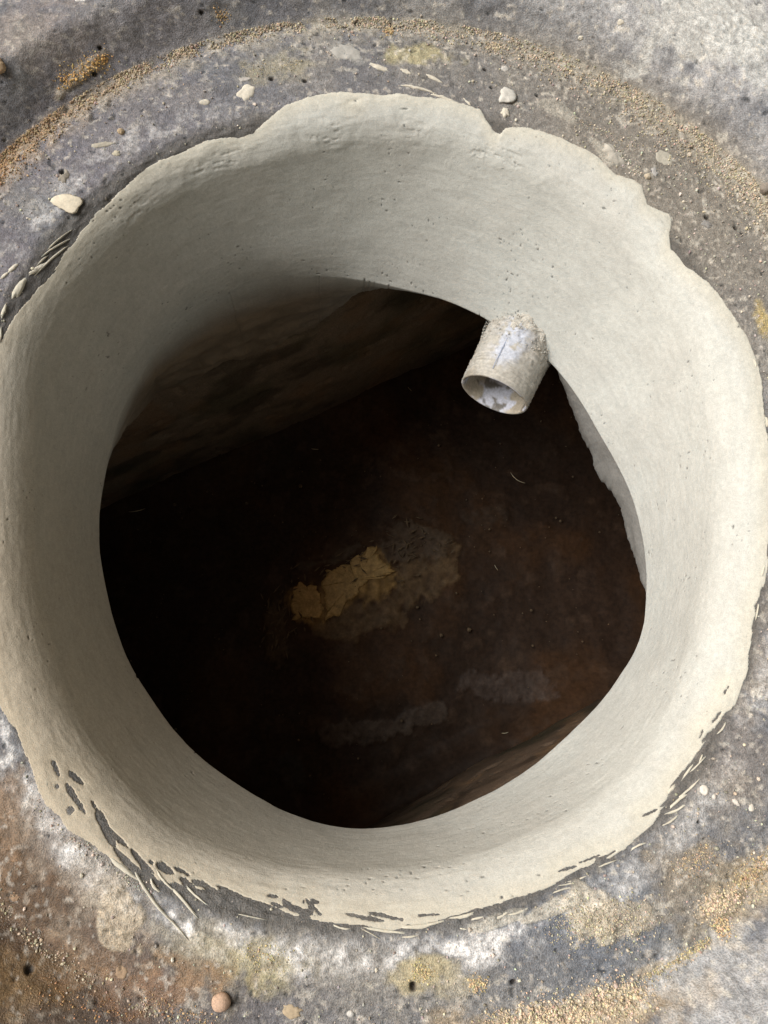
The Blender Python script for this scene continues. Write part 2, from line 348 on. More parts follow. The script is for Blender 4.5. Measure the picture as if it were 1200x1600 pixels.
# ground beyond the concrete, out to the horizon
r0 = Rl(a2)+RHO+.64-QA/2-.01; rings = [r0]+[np.full(240, r_) for r_ in (1.3, 2, 4, 10, 40, 200)]
Vg = np.concatenate([np.stack([CX+r_*np.cos(a2), CY+r_*np.sin(a2), 0*a2+(.0275 if k == 0 else .022)], 1) for k, r_ in enumerate(rings)])
Fg = np.concatenate([np.stack([i_+k*240, j_+k*240, j_+(k+1)*240, i_+(k+1)*240], 1) for k in range(len(rings)-1)])
tag(mesh_np('ground', Vg, Fg, m_earth), kind='structure')

# ------------------------------------------------------------------ cement lining
lining = empty('cement_lining', (CX, CY, -HN))
tag(lining, 'smooth grey cement plaster lining the round shaft, ragged along its top edge', 'plaster lining')
def locl(V): return V-np.array([CX, CY, -HN])
gaps = [((83,1186),(92,1216),7,3),((88,1226),(89,1230),4),((108,1207),(130,1226),9,6),((104,1226),(132,1270),8,5),((106,1268),(116,1264),9,7),((143,1250),(150,1262),4,6),
        ((150,1264),(180,1322),11,14),((160,1285),(200,1322),11,5),((180,1325),(232,1378),8,10),((205,1326),(240,1366),8,5),((233,1345),(240,1350),5),((247,1352),(270,1364),14,8),
        ((215,1345),(262,1398),9,6),((272,1355),(298,1370),6,4),((272,1380),(308,1418),9,6),((282,1370),(328,1408),10,8),((308,1376),(345,1400),6,8),((300,1375),(312,1385),6),
        ((340,1384),(380,1403),6,3),((425,1410),(440,1416),5),((478,1404),(502,1428),5,3),((455,1418),(495,1433),5,3),((440,1410),(462,1424),3,2),((540,1428),(600,1440),6,4),((575,1424),(628,1438),5,4),
        ((650,1432),(690,1428),4,2),((420,1398),(435,1402),4),
        ((31,454),(48,440),9,9),((46,440),(68,427),9,5),((15,478),(24,460),8,10),((-4,530),(14,500),14,10),((-2,490),(6,472),8,8),((60,424),(80,404),8,6),((84,400),(106,386),8,5),((74,432),(92,420),3),
        ((1060,1228),(1080,1200),5,3),((1048,1235),(1066,1208),4,3),((1078,1200),(1092,1178),5,3),((1098,1160),(1120,1135),6,3),((1112,1130),(1128,1112),4),((1104,1145),(1112,1150),4),((1092,1158),(1100,1140),3),
        ((1005,1276),(1030,1262),3,4),((1030,1262),(1052,1238),4,3),((1130,1085),(1140,1070),3),((1186,940),(1192,918),4),((1175,990),(1180,960),3),
        ((900,1350),(935,1335),3),((870,1362),(900,1352),3),((930,1345),(965,1328),3,2),
        ((545,160),(560,158),2),((1180,1010),(1184,990),3)]
nl = 2000
sl = np.r_[np.linspace(SW, -.045, 100, endpoint=False), np.linspace(-.045, .068, 165)]
al = np.linspace(-math.pi, math.pi, nl, endpoint=False)
A, T = [q.ravel() for q in np.meshgrid(al, sl, indexing='ij')]
g = Field(A, T); P = g.P3; Nn = normal(A, T)
Pst = np.stack([g.u*.22, g.s, g.u*0], 1)
l_mid = fbm(P, .05, 3, 101); l_sm = fbm(P, .014, 3, 103); l_f = noise(P, .0025, 107); l_st = fbm(Pst, .004, 3, 109); l_st2 = noise(Pst, .012, 113)
rag = .0014*fbm(P, .022, 3, 121)+.0004*noise(P, .0035, 127)
e = s_edge(A)+rag-T
for gp in gaps:
    d = g.seg(*gp)
    d = d+.0003+.0005*noise(Pst, .0018, 131)+.0003*noise(P, .0015, 137)
    e = np.minimum(e, d)
near = ss(.035, .0, e)
def azs(c, wd):
    d = np.abs((np.degrees(A)-c+180) % 360-180); return np.exp(-(d/wd)**2)
thick = np.where(e > 0, .0005+.0016*(1-np.exp(-np.clip(e, 0, None)/.018))+.0005*azs(75, 45)*ss(0, .004, e), -.0018-.008*ss(.002, .02, -e))
hl = thick+.0007*l_mid+.0001*l_sm+.00006*l_f
edgeband = ss(.05, .015, e)*ss(0, .003, e)
hl += edgeband*(.00006*l_sm+.00012*l_st)+.00012*l_st+.0001*l_st2
hl += ss(-.2, .6, azs(70, 50))*edgeband*.0004*fbm(P, .012, 3, 141)
tear = ss(.42, .62, noise(Pst, .0035, 151)+.25*l_sm)*ss(-.02, -.055, T)*0+ss(.62, .78, noise(Pst, .0028, 153)+.3*l_sm)*ss(.06, .02, e)*ss(.004, .012, e)
tear = tear*np.clip(azs(50, 40)*.8+azs(-95, 40)*.5+azs(170,25)*.4, 0, 1)*ss(-.2, .4, noise(P, .04, 155))
hl -= .0003*tear
# the wavy seam seen below the upper left edge
pts = [(190,340),(230,310),(270,285),(310,262),(350,240),(400,238),(440,225),(480,215),(530,206),(600,205),(680,212),(760,232),(850,268)]
seam = np.min([g.seg(pts[i], pts[i+1], 3, 3) for i in range(len(pts)-1)], 0)
seam = seam+.0035*noise(P, .02, 161)
hl += .0004*ss(.012, .0, np.abs(seam-.008))*ss(-.3, .5, l_sm+l_mid+.2)
nick = ss(.012, .002, np.abs(seam))*ss(.25, .5, noise(Pst, .0022, 163)+.6*noise(P, .0018, 164))*ss(-.1, .4, noise(P, .03, 165)); hl -= .0007*nick
pore = ss(.88, 1.0, noise(P, .0028, 167)+.25*noise(P, .04, 168)); hl -= .0009*pore
# albedo: pale grey cement, creamier where it is thin and dry along the edge, warm shade painted in as brown at lower left
lc = np.tile(np.array([.455, .475, .465]), (len(P), 1))
lc = mix(lc, (.41, .415, .40), ss(-.3, .6, l_mid)*.35)
lc = mix(lc, (.50, .48, .40), ss(.02, .0, e)*.5)
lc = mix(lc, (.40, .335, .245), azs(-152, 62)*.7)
lc = lc*(1+.045*l_st[:, None]+.04*l_sm[:, None]+.03*l_f[:, None])
lc0 = lc.reshape(nl, len(sl), 3)[:, 0].copy()
lc *= (1-.6*pore[:, None])*(1-.12*tear[:, None])
wl = np.exp(-(np.abs((np.degrees(al)-128+180) % 360-180)/38)**4)
V = P+Nn*hl[:, None]
gq = .013*np.clip((.055-(T-SW))/.055, 0, 1)**2*np.repeat(wl, len(sl))
V[:, 0] += np.cos(A)*gq; V[:, 1] += np.sin(A)*gq
V = V.reshape(nl, len(sl), 3); lc = lc.reshape(nl, len(sl), 3)
# rolled lower edge; on the upper left it runs on down into the chamber
ad = np.degrees(al); wl = np.exp(-(np.abs((ad-128+180) % 360-180)/38)**4)
low = []; nlow = 40
tgt = np.clip(.326/np.maximum(np.cos(al-math.radians(114.5)), .3)-Rb(al), 0, .085)
edge = V[:, 0, :]; rdir = np.stack([np.cos(al), np.sin(al), 0*al], 1)
for k in range(nlow, 0, -1):
    t = k/nlow; roll = .007
    dz = -roll*math.sin(t*math.pi)*.8-.0*t; dr = roll*(1-math.cos(t*math.pi))*1.1
    q = edge+rdir*(dr*(1-wl)+wl*np.maximum(tgt-.013, .004)*t**1.1)[:, None]; q[:, 2] += dz*(1-wl)-wl*.22*t
    q += rdir*(wl*t*(.007*fbm(q*np.array([1,1,2.]), .04, 4, 171)-.002))[:, None]+rdir*(.0012*noise(q, .006, 172)*t)[:, None]
    low.append(q)
V = np.concatenate([np.stack(low, 1), V], 1)
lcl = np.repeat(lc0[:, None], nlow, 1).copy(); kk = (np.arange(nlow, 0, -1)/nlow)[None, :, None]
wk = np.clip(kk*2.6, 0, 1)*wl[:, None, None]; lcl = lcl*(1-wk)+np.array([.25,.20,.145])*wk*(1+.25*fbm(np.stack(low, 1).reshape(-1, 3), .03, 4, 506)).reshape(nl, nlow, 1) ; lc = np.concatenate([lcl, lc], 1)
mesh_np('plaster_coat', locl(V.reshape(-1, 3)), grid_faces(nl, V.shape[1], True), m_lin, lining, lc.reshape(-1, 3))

# rough mortar hanging below the lining, on the right
ks = [((865,575),.03),((900,640),.055),((930,690),.058),((960,775),.060),((985,810),.05),((1003,865),.042),((1015,930),.03)]
n2 = 260; aset = np.array([loc(p)[0] for p in ((872,566), (1019,935))]); a_s = np.linspace(min(aset), max(aset), n2)
rows = 14; tt = np.linspace(0, 1, n2); dep = .078*np.sin(np.clip(tt*1.0+.0, 0, 1)*math.pi)**.55+.004
q0 = np.stack([a_s*.3, a_s*0, a_s*0], 1); dep = dep*(1+.14*fbm(q0*3, .07, 5, 181, .6))
Vs = []
for k in range(rows):
    t = k/(rows-1); r_ = Rb(a_s)+.005-.004*math.sin(t*3)
    q = np.stack([CX+r_*np.cos(a_s), CY+r_*np.sin(a_s), -HN-.002-t*dep], 1)
    q += np.stack([np.cos(a_s), np.sin(a_s), 0*a_s], 1)*(.0025*fbm(q, .03, 3, 187)+.0004*noise(q, .004, 188)+.004*t**6)[:, None]
    Vs.append(q)
Vs.append(Vs[-1]+np.stack([np.cos(a_s), np.sin(a_s), 0*a_s], 1)*.02)
mesh_np('hanging_mortar', locl(np.stack(Vs, 1).reshape(-1, 3)), grid_faces(n2, rows+1, False), m_skirt, lining)

# ------------------------------------------------------------------ mortar patches, smears and streaks that follow the surface
def patch(name, p, rx, ry, ang, th, mat, parent, lc_=local, rag_=.25, seed=0, colr=None, label=None, bend=0, lift=None, na=28, nr=6, rn=1):
    k = .00052; u0, v0 = uv(p)
    u1, v1 = uv((p[0]+16*math.cos(ang), p[1]+16*math.sin(ang)))
    d = np.array([(u1-u0+math.pi*RM) % (2*math.pi*RM)-math.pi*RM, v1-v0]); d /= np.linalg.norm(d)+1e-9
    # keep the photo's handedness: the second axis points to photo down
    u2, v2 = uv((p[0]-16*math.sin(ang), p[1]+16*math.cos(ang)))
    d2 = np.array([(u2-u0+math.pi*RM) % (2*math.pi*RM)-math.pi*RM, v2-v0]); nrm = np.array([-d[1], d[0]])
    if nrm.dot(d2) < 0: nrm = -nrm
    th_ = np.linspace(0, 2*math.pi, na, endpoint=False)
    rr = 1+rag_*(noise(np.stack([np.cos(th_)*2, np.sin(th_)*2, 0*th_+seed*3.1], 1), 1.0, 201+seed)+.5*noise(np.stack([np.cos(th_)*5, np.sin(th_)*5, 0*th_+seed], 1), 1.0, 211+seed)+.3*noise(np.stack([np.cos(th_)*11, np.sin(th_)*11, 0*th_+seed], 1), 1.0, 213+seed))
    Vv = []; Q = []
    for j in range(nr+1):
        q = 1-j/nr
        x = np.cos(th_)*rr*q*rx*k; y = np.sin(th_)*rr*q*ry*k+bend*k*((np.cos(th_)*q)**2-.5)
        uu = u0+x*d[0]+y*nrm[0]; vv = v0+x*d[1]+y*nrm[1]; a_ = uu/RM; a_ = (a_+math.pi) % (2*math.pi)-math.pi
        pp = surf(a_, vv); n_ = normal(a_, vv)
        base = hc(a_, vv) if lift is None else lift
        hh = base+(th*(1-q**3) if j else -.0015)+(rn*.00035*noise(pp, .004, 221)+rn*.0002*noise(pp, .0015, 222) if j else 0)
        Vv.append(pp+n_*np.reshape(hh, (-1, 1)))
    Vv = np.array(Vv); F_ = []
    for j in range(nr):
        for i in range(na): F_.append((j*na+i, j*na+(i+1) % na, (j+1)*na+(i+1) % na, (j+1)*na+i))
    VV = lc_(Vv.reshape(-1, 3)); cc = None
    if colr is not None: cc = np.tile(np.array(colr), (len(VV), 1))*(1+.10*noise(VV, .006, 231))[:, None]
    o = mesh_np(name, VV, F_, mat, parent, cc)
    if label: o['label'] = label
    return o
pale = (.52, .50, .44); greyp = (.33, .33, .33); sandy = (.42, .37, .29)
R_ = math.radians
for k, (p, rx, ry, an, th, c, rg_) in enumerate([
    ((383,145), 19, 13, -35, .0012, pale, .25), ((383,122), 10, 5, 0, .0008, (.36,.35,.34), .2), ((321,160), 9, 6, 0, .0010, pale, .12), ((540,82), 28, 16, 20, .0006, (.34,.34,.33), .2),
    ((593,106), 20, 5, 22, .0010, pale, .3), ((634,112), 11, 4, 25, .0010, pale, .3), ((680,124), 16, 3.5, 30, .0012, pale, .2), ((655,138), 30, 2.5, 18, .0012, pale, .3), ((690,152), 22, 3, 20, .0012, pale, .3), ((730,160), 9, 2.5, 40, .001, pale, .3),
    ((790,178), 8, 9, 0, .0025, pale, .4), ((1038,248), 18, 15, 10, .0006, (.34,.33,.29), .15), ((1022,268), 6, 9, 0, .001, greyp, .3),
    ((958,242), 22, 14, 40, .003, (.36,.35,.32), .5), ((1012,278), 6, 6, 0, .003, sandy, .4),
    ((60,418), 16, 4, -30, .0014, pale, .2), ((20,418), 12, 4, -35, .0012, pale, .2), ((7,430), 9, 3, -35, .0012, pale, .2),
    
    ((188,1519), 8, 9, 0, .0008, (.26,.19,.13), .15), ((23,1402), 7, 6, 0, .0006, (.26,.18,.12), .2),
    ((1101,1233), 8, 8, 0, .0018, (.60,.58,.54), .08), ((1115,1244), 4, 4, 0, .0012, (.55,.53,.5), .1), ((1150,1254), 8, 3.5, 45, .0015, (.5,.48,.45), .25), ((1174,1261), 5, 6, 0, .0012, (.5,.48,.44), .2),
    
    ((790,60), 7, 4, 0, .001, greyp, .3), ((905,60), 4, 3, 0, .001, pale, .2), ((968,35), 5, 4, 0, .001, pale, .2), ((790,107), 7, 7, 0, .001, (.4,.4,.39), .2),
    ((548,1583), 5, 5, 0, .002, (.45,.45,.44), .1), ((460,1580), 12, 10, 20, .001, (.34,.28,.2), .4),
    ((125,0), 8, 4, 0, .001, (.6,.6,.6), .2), ((1105,350), 12, 6, 40, .001, (.2,.2,.2), .4), ((100,275), 9, 12, 0, .001, (.26,.24,.21), .3),
    ((160,228), 22, 6, -8, .0008, (.36,.34,.29), .4), ((182,240), 7, 6, 0, .0008, (.38,.36,.29), .3)]):
    patch('mortar_splash', p, rx, ry, R_(an), th, m_splash, collar, rag_=rg_, seed=k, colr=c)
# thin streaks dragged off the edge by the float, all round
streaks = [((560,1448), (640,1458), 5), ((625,1452), (690,1440), 7), ((560,1450),(596,1468),2), ((520,1446),(552,1452),3), ((372,1430),(410,1436),2), ((626,1466),(652,1463),4), ((700,1440),(745,1424),6),
    ((735,1440),(760,1430),4),((762,1438),(796,1424),6),((716,1448),(742,1452),3),((795,1430),(830,1415),4),((750,1452),(776,1450),3),((800,1440),(850,1428),3),((862,1398),(900,1384),3),((870,1388),(910,1372),3),((880,1378),(920,1368),2.5),((930,1358),(960,1344),2.5),((985,1330),(1008,1318),3),
    ((170,1335),(208,1372),8),((205,1368),(262,1436),4),((258,1430),(290,1466),3),((232,1376),(248,1392),4),((268,1392),(306,1430),4),((288,1380),(322,1416),3),((240,1362),(270,1388),3.5),
    ((100,1160),(102,1162),1),((1060,1250),(1094,1218),4),((1048,1262),(1078,1236),5),((1040,1272),(1072,1256),4),((1062,1222),(1084,1192),4),((1040,1240),(1056,1226),6),((1075,1212),(1102,1180),3),((1090,1196),(1100,1176),3),((1120,1150),(1135,1128),3),((1086,1178),(1100,1160),3),((1035,1290),(1060,1272),3),
    ((50,427),(108,384),4),((20,468),(42,432),13),((40,432),(76,410),5),((52,416),(78,396),3),((44,428),(62,420),7),((0,500),(12,470),6),((70,396),(116,352),2.5),((58,404),(112,372),3),((-5,540),(3,510),4),
    ((1186,940),(1180,972),3),((1190,905),(1196,880),3),((1196,650),(1199,668),8),((1175,560),(1182,578),4)]
for k, (p, q, wd) in enumerate(streaks):
    mx = ((p[0]+q[0])/2, (p[1]+q[1])/2); L_ = math.hypot(q[0]-p[0], q[1]-p[1]); an = math.atan2(q[1]-p[1], q[0]-p[0])
    patch('mortar_smear', mx, L_/2, wd/2, an, .0006 if wd < 6 else .0009, m_splash, lining, locl, .25, 60+k, (.50, .485, .42), lift=.0007 if wd > 3 else .0005, na=20, nr=3, bend=random.uniform(-3, 3))

# ------------------------------------------------------------------ sand, one loose mass of grains
def icos(sub=0):
    t = (1+5**.5)/2
    v = np.array([(-1,t,0),(1,t,0),(-1,-t,0),(1,-t,0),(0,-1,t),(0,1,t),(0,-1,-t),(0,1,-t),(t,0,-1),(t,0,1),(-t,0,-1),(-t,0,1)], float)
    v /= np.linalg.norm(v[0]); f_ = np.array([(0,11,5),(0,5,1),(0,1,7),(0,7,10),(0,10,11),(1,5,9),(5,11,4),(11,10,2),(10,7,6),(7,1,8),(3,9,4),(3,4,2),(3,2,6),(3,6,8),(3,8,9),(4,9,5),(2,4,11),(6,2,10),(8,6,7),(9,8,1)])
    return v, f_
IV, IF = icos()
G_u, G_s, G_r, G_c = [], [], [], []
def grains(u, s, r, c):
    G_u.append(u); G_s.append(s); G_r.append(r); G_c.append(c)
def col_n(n, base, var=.25): return np.array(base)*(1+rng.normal(0, var, (n, 1)))*(1+rng.normal(0, .06, (n, 3)))
def s_of_ridge(a, off):
    # s where the radius from the opening's centre reaches the rebate foot
    d = np.stack([np.cos(a), np.sin(a)], 1); o2 = np.array([CX-RIDGE[0], CY-RIDGE[1]]); b_ = d@o2
    r_ = -b_+np.sqrt(b_**2-(o2@o2)+(RIDGE[2]+off)**2)
    return r_-Rl(a)-RHO+QA/2
# along the foot of the step: dense at the upper left and the top, thinning to the right
n = 26000; a = rng.uniform(-math.pi, math.pi, n*3); dg = np.degrees(a)
dens = .02+1.0*np.exp(-((dg-138)/22)**2)+.55*np.exp(-((dg-100)/25)**2)+.75*np.exp(-((dg-45)/28)**2)+.5*np.exp(-((dg-8)/10)**2)+.12*np.exp(-((dg+48)/18)**2)+.15*np.exp(-((dg+130)/18)**2)
keep = rng.uniform(0, 1, len(a)) < dens; a = a[keep][:n]; dg = dg[keep][:n]
off = -np.abs(rng.normal(0, 1, len(a)))*(.0055+.012*np.exp(-((dg-45)/35)**2)+.006*np.exp(-((dg-146)/20)**2))+.003
warm = np.exp(-((dg-146)/20)**2)
cc = col_n(len(a), (.40, .35, .27))*(1-warm[:, None])+col_n(len(a), (.40, .28, .17))*warm[:, None]
kn = noise(np.stack([a*RM, off*2, 0*a], 1), .012, 777)+.6*noise(np.stack([a*RM, off*2, 0*a], 1), .004, 778) > -.25+.25*rng.normal(0, 1, len(a))
grains((a*RM)[kn], s_of_ridge(a, off)[kn], (.0003+rng.exponential(.00028, len(a))).clip(0, .0011)[kn], cc[kn])
# thin scatter over the ledge
n = 6000; a = rng.uniform(-math.pi, math.pi, n); dg = np.degrees(a); keep = rng.uniform(0, 1, n) < .15+.9*np.exp(-((dg-35)/50)**2)+.5*np.exp(-((dg+60)/50)**2)+.3*np.exp(-((dg-140)/30)**2)
a = a[keep]; s_ = rng.uniform(.02, 1, len(a))**.7*.115; grains(a*RM, s_, rng.exponential(.00035, len(a)).clip(0, .0014)+.0003, col_n(len(a), (.42, .39, .34)))
# heaps
for (p, q, wd, n, c, r1) in (((95,132),(168,92),9,330,(.66,.45,.20),.0011), ((1000,1415),(1010,1400),3,5,sandy,.001), ((768,70),(775,74),11,160,(.38,.33,.25),.0013), ((607,47),(612,50),8,90,(.42,.32,.18),.0012), ((340,22),(350,25),8,70,(.42,.30,.16),.001),
        ((820,1592),(920,1588),22,1000,(.50,.42,.31),.0014), ((930,1560),(1000,1556),20,600,(.50,.42,.31),.0014), ((1100,1420),(1150,1400),14,420,(.50,.42,.31),.0013), ((1120,1440),(1135,1460),8,140,(.52,.41,.26),.0013), ((1150,1385),(1200,1340),14,330,(.40,.32,.2),.0012),
        ((1010,1525),(1110,1470),4,260,(.44,.38,.24),.0009), ((760,1590),(830,1600),12,300,(.48,.41,.30),.0013), ((655,1518),(665,1522),11,150,(.50,.42,.24),.001), ((740,1535),(752,1540),9,120,(.46,.38,.24),.0012), ((880,1440),(1000,1440),26,900,(.42,.38,.29),.001),
        ((1060,1360),(1110,1330),16,200,(.40,.32,.22),.001), ((60,1545),(200,1590),12,120,(.42,.26,.14),.0009), ((230,1560),(330,1600),12,140,(.40,.28,.17),.001), ((380,1490),(440,1500),16,160,(.48,.42,.22),.0008), ((1185,480), (1200,530), 8, 90, (.48,.38,.18), .0008), ((1000,235),(900,190),12,120,(.40,.36,.29),.001),
        ((230,320),(300,290),14,120,(.42,.37,.24),.0008), ((470,100),(380,110),14,100,(.42,.37,.24),.0008), ((700,250),(700,251),1,1,sandy,.001), ((950,230),(1000,275),8,160,(.40,.38,.33),.0012), ((140,1330),(60,1250),10,120,(.42,.36,.30),.0009), ((240,1400),(130,1310),8,150,(.42,.40,.36),.0009)):
    n = int(n*1.7); t = rng.uniform(0, 1, n); (u0, v0), (u1, v1) = uv(p), uv(q); du = (u1-u0+math.pi*RM) % (2*math.pi*RM)-math.pi*RM
    grains(u0+t*du+rng.normal(0, wd*.00052*.6, n), v0+t*(v1-v0)+rng.normal(0, wd*.00052*.6, n), (.3+rng.exponential(.25, n)).clip(0, 1.1)*r1*.8, col_n(n, c))
gu = np.concatenate(G_u); gs = np.concatenate(G_s); gr = np.concatenate(G_r); gc = np.concatenate(G_c)
ga = (gu/RM+math.pi) % (2*math.pi)-math.pi
ok = (gs > np.maximum(s_edge(ga)+.002, .012)) & (gs < .5); ga, gs, gr, gc = ga[ok], gs[ok], gr[ok], gc[ok]
base = surf(ga, gs)+normal(ga, gs)*(hc(ga, gs)+gr*.35)[:, None]
n = len(ga); sc = rng.uniform(.65, 1.2, (n, 1, 3))*gr[:, None, None]*(1+rng.uniform(-.25, .25, (n, 12, 1)))
Vg = base[:, None, :]+IV[None]*sc; Fg = (IF[None]+12*np.arange(n)[:, None, None]).reshape(-1, 3)
tag(mesh_np('sand', Vg.reshape(-1, 3), Fg, m_sand, None, np.repeat(gc, 12, 0), smooth=False), 'coarse sand lying along the foot of the concrete step', 'sand', kind='stuff')

# ------------------------------------------------------------------ loose chips and pebbles
def lump(name, p, rx, ry, rz, ang, mat, label, cat, seed, rough_=.25, colr=None, nseg=26, group=None, outline=None):
    a_, s_ = loc(p); c = surf(np.array([a_]), np.array([s_]))[0]; n_ = normal(np.array([a_]), np.array([s_]))[0]
    k = .00052; th_ = np.linspace(0, 2*math.pi, nseg, endpoint=False); Vv = []; m_ = 9
    for j in range(m_+1):
        ph = -math.pi/2+math.pi*j/m_
        d = np.stack([np.cos(ph)*np.cos(th_), np.cos(ph)*np.sin(th_), np.full(nseg, math.sin(ph))], 1)
        rr = 1+rough_*fbm(d+seed*7.3, .8, 3, 301+seed)
        o2 = np.ones(nseg) if outline is None else np.interp(np.degrees(th_), np.linspace(0, 360, len(outline)+1), list(outline)+[outline[0]])
        q = d*rr[:, None]; q[:, 0] *= rx*k*o2; q[:, 1] *= ry*k*o2; q[:, 2] *= rz*k; Vv.append(q)
    Vv = np.concatenate(Vv); an = math.radians(ang); Vv[:, :2] = Vv[:, :2]@np.array([[math.cos(an), math.sin(an)], [-math.sin(an), math.cos(an)]])
    F_ = [(j*nseg+i, j*nseg+(i+1) % nseg, (j+1)*nseg+(i+1) % nseg, (j+1)*nseg+i) for j in range(m_) for i in range(nseg)]
    cc = None if colr is None else np.tile(np.array(colr), (len(Vv), 1))*(1+.15*noise(Vv, .004, seed))[:, None]
    o = mesh_np(name, Vv, F_, mat, None, cc)
    q = Vector(n_).to_track_quat('Z', 'Y'); o.rotation_mode = 'QUATERNION'
    q = Vector((0, 0, 1)).rotation_difference(Vector(n_)); o.rotation_quaternion = q; o.location = Vector(c)+Vector(n_)*(rz*k*.55)
    tag(o, label, cat, group); return o
lump('mortar_chip', (108,317), 21, 18, 2.6, 0, m_splash, 'flat cream jagged flake of mortar on the ledge at upper left', 'mortar flake', 3, .3, (.56,.52,.43), outline=[1.0,1.1,.95,.85,.95,1.1,1.25,.85,.75,1.0,1.1,.95])
lump('mortar_chip', (792,152), 16, 15, 5, 10, m_splash, 'small triangular grey chip on the ledge above the notch in the plaster edge', 'mortar chip', 4, .4, (.48,.48,.46), outline=[1.1,.9,.85,1.0,1.1,.9,.95,1.2,.95,.85,.9,1.1])
lump('pebble', (345,1563), 13, 12, 9, 0, m_peb, 'round pinkish brown pebble on the lower left of the concrete ledge', 'pebble', 5, .12)
lump('pebble', (1195,600/2-5), 10, 10, 8, 0, m_splash, 'dark grey pebble at the foot of the step by the right edge', 'pebble', 6, .3, (.20,.18,.16))
lump('pebble', (823,277/1), 5, 5, 4, 0, m_splash, 'tiny grey pebble', 'pebble', 8, .3, (.3,.3,.28)) if False else None
lump('pebble', (190,207), 6, 6, 5, 0, m_splash, 'small tan pebble in the sand line at upper left', 'pebble', 9, .3, (.38,.30,.20))
lump('pebble', (0,105), 10, 14, 8, 0, m_splash, 'rusty tan lump on the outer concrete at the far left edge', 'mortar lump', 10, .4, (.36,.27,.18))

# ------------------------------------------------------------------ drain pipe stub
zp = -.185
mouth = unp((772,617), zp); root = unp((819,520), zp-.0); ax = root-mouth; ax[2] = 0; ax /= np.linalg.norm(ax)
sd_ = np.array([-ax[1], ax[0], 0.]); up = np.array([0, 0, 1.]); PR = .0405; PL = .15
pipe = empty('drain_pipe', mouth); tag(pipe, 'short white plastic drain pipe smeared with mortar sticking out of the shaft wall', 'pipe')
def tube(name, mat, r_in, r_out, L0, L1, nu, nw, parent, hfun, colf=None):
    th_ = np.linspace(0, 2*math.pi, nu, endpoint=False); rings = []
    prof = [(t, r_out, 1) for t in np.linspace(L1, L0, nw)]+[(L0-.0006, (r_in+r_out)/2, .3)]+[(t, r_in, 0) for t in np.linspace(L0, L1, nw//2)]
    for (t, r_, o_) in prof:
        p_ = ax*t+(np.cos(th_)[:, None]*sd_+np.sin(th_)[:, None]*up)*r_
        hh = hfun(p_, t, th_, o_); rings.append(p_+(np.cos(th_)[:, None]*sd_+np.sin(th_)[:, None]*up)*hh[:, None])
    Vv = np.stack(rings, 1); oo = np.tile([q[2] for q in prof], (nu, 1)).ravel(); tq = np.tile([q[0] for q in prof], (nu, 1)).ravel()
    Vf = Vv.reshape(-1, 3); cc = colf(Vf, tq, oo) if colf else None
    return mesh_np(name, Vf, grid_faces(nu, len(prof), True), mat, parent, cc)
def ph(p_, t, th_, o_):
    b_ = fbm(p_, .012, 3, 401)*.5+.5
    grow = ss(.02, .075, np.full(len(p_), t)); n3 = noise(p_, .0035, 403)
    if o_ == 1: return (.0005*n3+.0009*np.clip(fbm(p_, .01, 3, 405), 0, 1)+grow*(.0022*b_+.0014*n3)+.0008*np.clip(noise(p_, .002, 411), .3, 1)-.0002+(.0007 if t < .02 else .0003)*math.sin(t*1500)*(b_)+.0005*noise(np.c_[p_@ax*3, p_@sd_*.3, p_[:,2]*.3], .004, 415))*(1 if t > .003 else .5)
    return -.0006*np.clip(noise(p_, .005, 407), 0, 1)*(1 if o_ == 0 else 0)+.0003*n3
def pc(Vf, t, o_):
    n1 = fbm(Vf, .018, 4, 421); q = np.stack([Vf@ax*4, Vf@sd_, Vf[:, 2]], 1)*1.0; ringy = noise(np.stack([Vf@ax*9, Vf@sd_*.5, Vf[:, 2]*.5], 1), .012, 423)
    c = np.tile(np.array([.33, .32, .295]), (len(Vf), 1))
    c = mix(c, (.26, .24, .205), ss(0, .7, n1)); c = mix(c, (.50, .48, .44), ss(.1, .6, ringy+.3*n1)*.5)
    cl = (Vf@sd_)*np.sign(side_sign)
    bare = np.exp(-((cl-.006)/.016)**2)*ss(.02, .035, t)*ss(.085, .055, t)+np.exp(-((cl-.012)/.010)**2)*.6*ss(.006, .02, t)
    c = mix(c, (.38, .41, .48), np.clip(bare*ss(-.4, .25, fbm(Vf, .008, 3, 427)+.3*ringy)*1.2, 0, 1)*o_)
    inn = (1-o_); nb = fbm(Vf, .02, 3, 431)
    c = mix(c, (.42, .38, .31), inn*.9); c = mix(c, (.55, .58, .68), inn*ss(.05, .2, nb-cl*8)*1.0); c = mix(c, (.14, .13, .11), inn*ss(.25, .5, fbm(Vf, .009, 3, 433))*.9)
    return c
# which way along sd_ is the photo's left
side_sign = 1.0 if (proj((mouth+sd_*.02)[None])[0][0] < proj(mouth[None])[0][0]) else -1.0
tube('pipe_wall', m_pipe, PR-.003, PR, 0, PL, 140, 120, pipe, ph, pc)
# printed line along the pipe
lv = []; 
for t in np.linspace(.010, .050, 24):
    for q in (-1, 1):
        th_ = math.radians(90+side_sign*(-20+.55*q)); d = sd_*math.cos(th_)+up*math.sin(th_); lv.append(ax*t+d*(PR+.0014+.0006*math.sin(t*400)))
o = mesh_np('printed_line', lv, [(2*i, 2*i+1, 2*i+3, 2*i+2) for i in range(23)], m_ink, pipe)
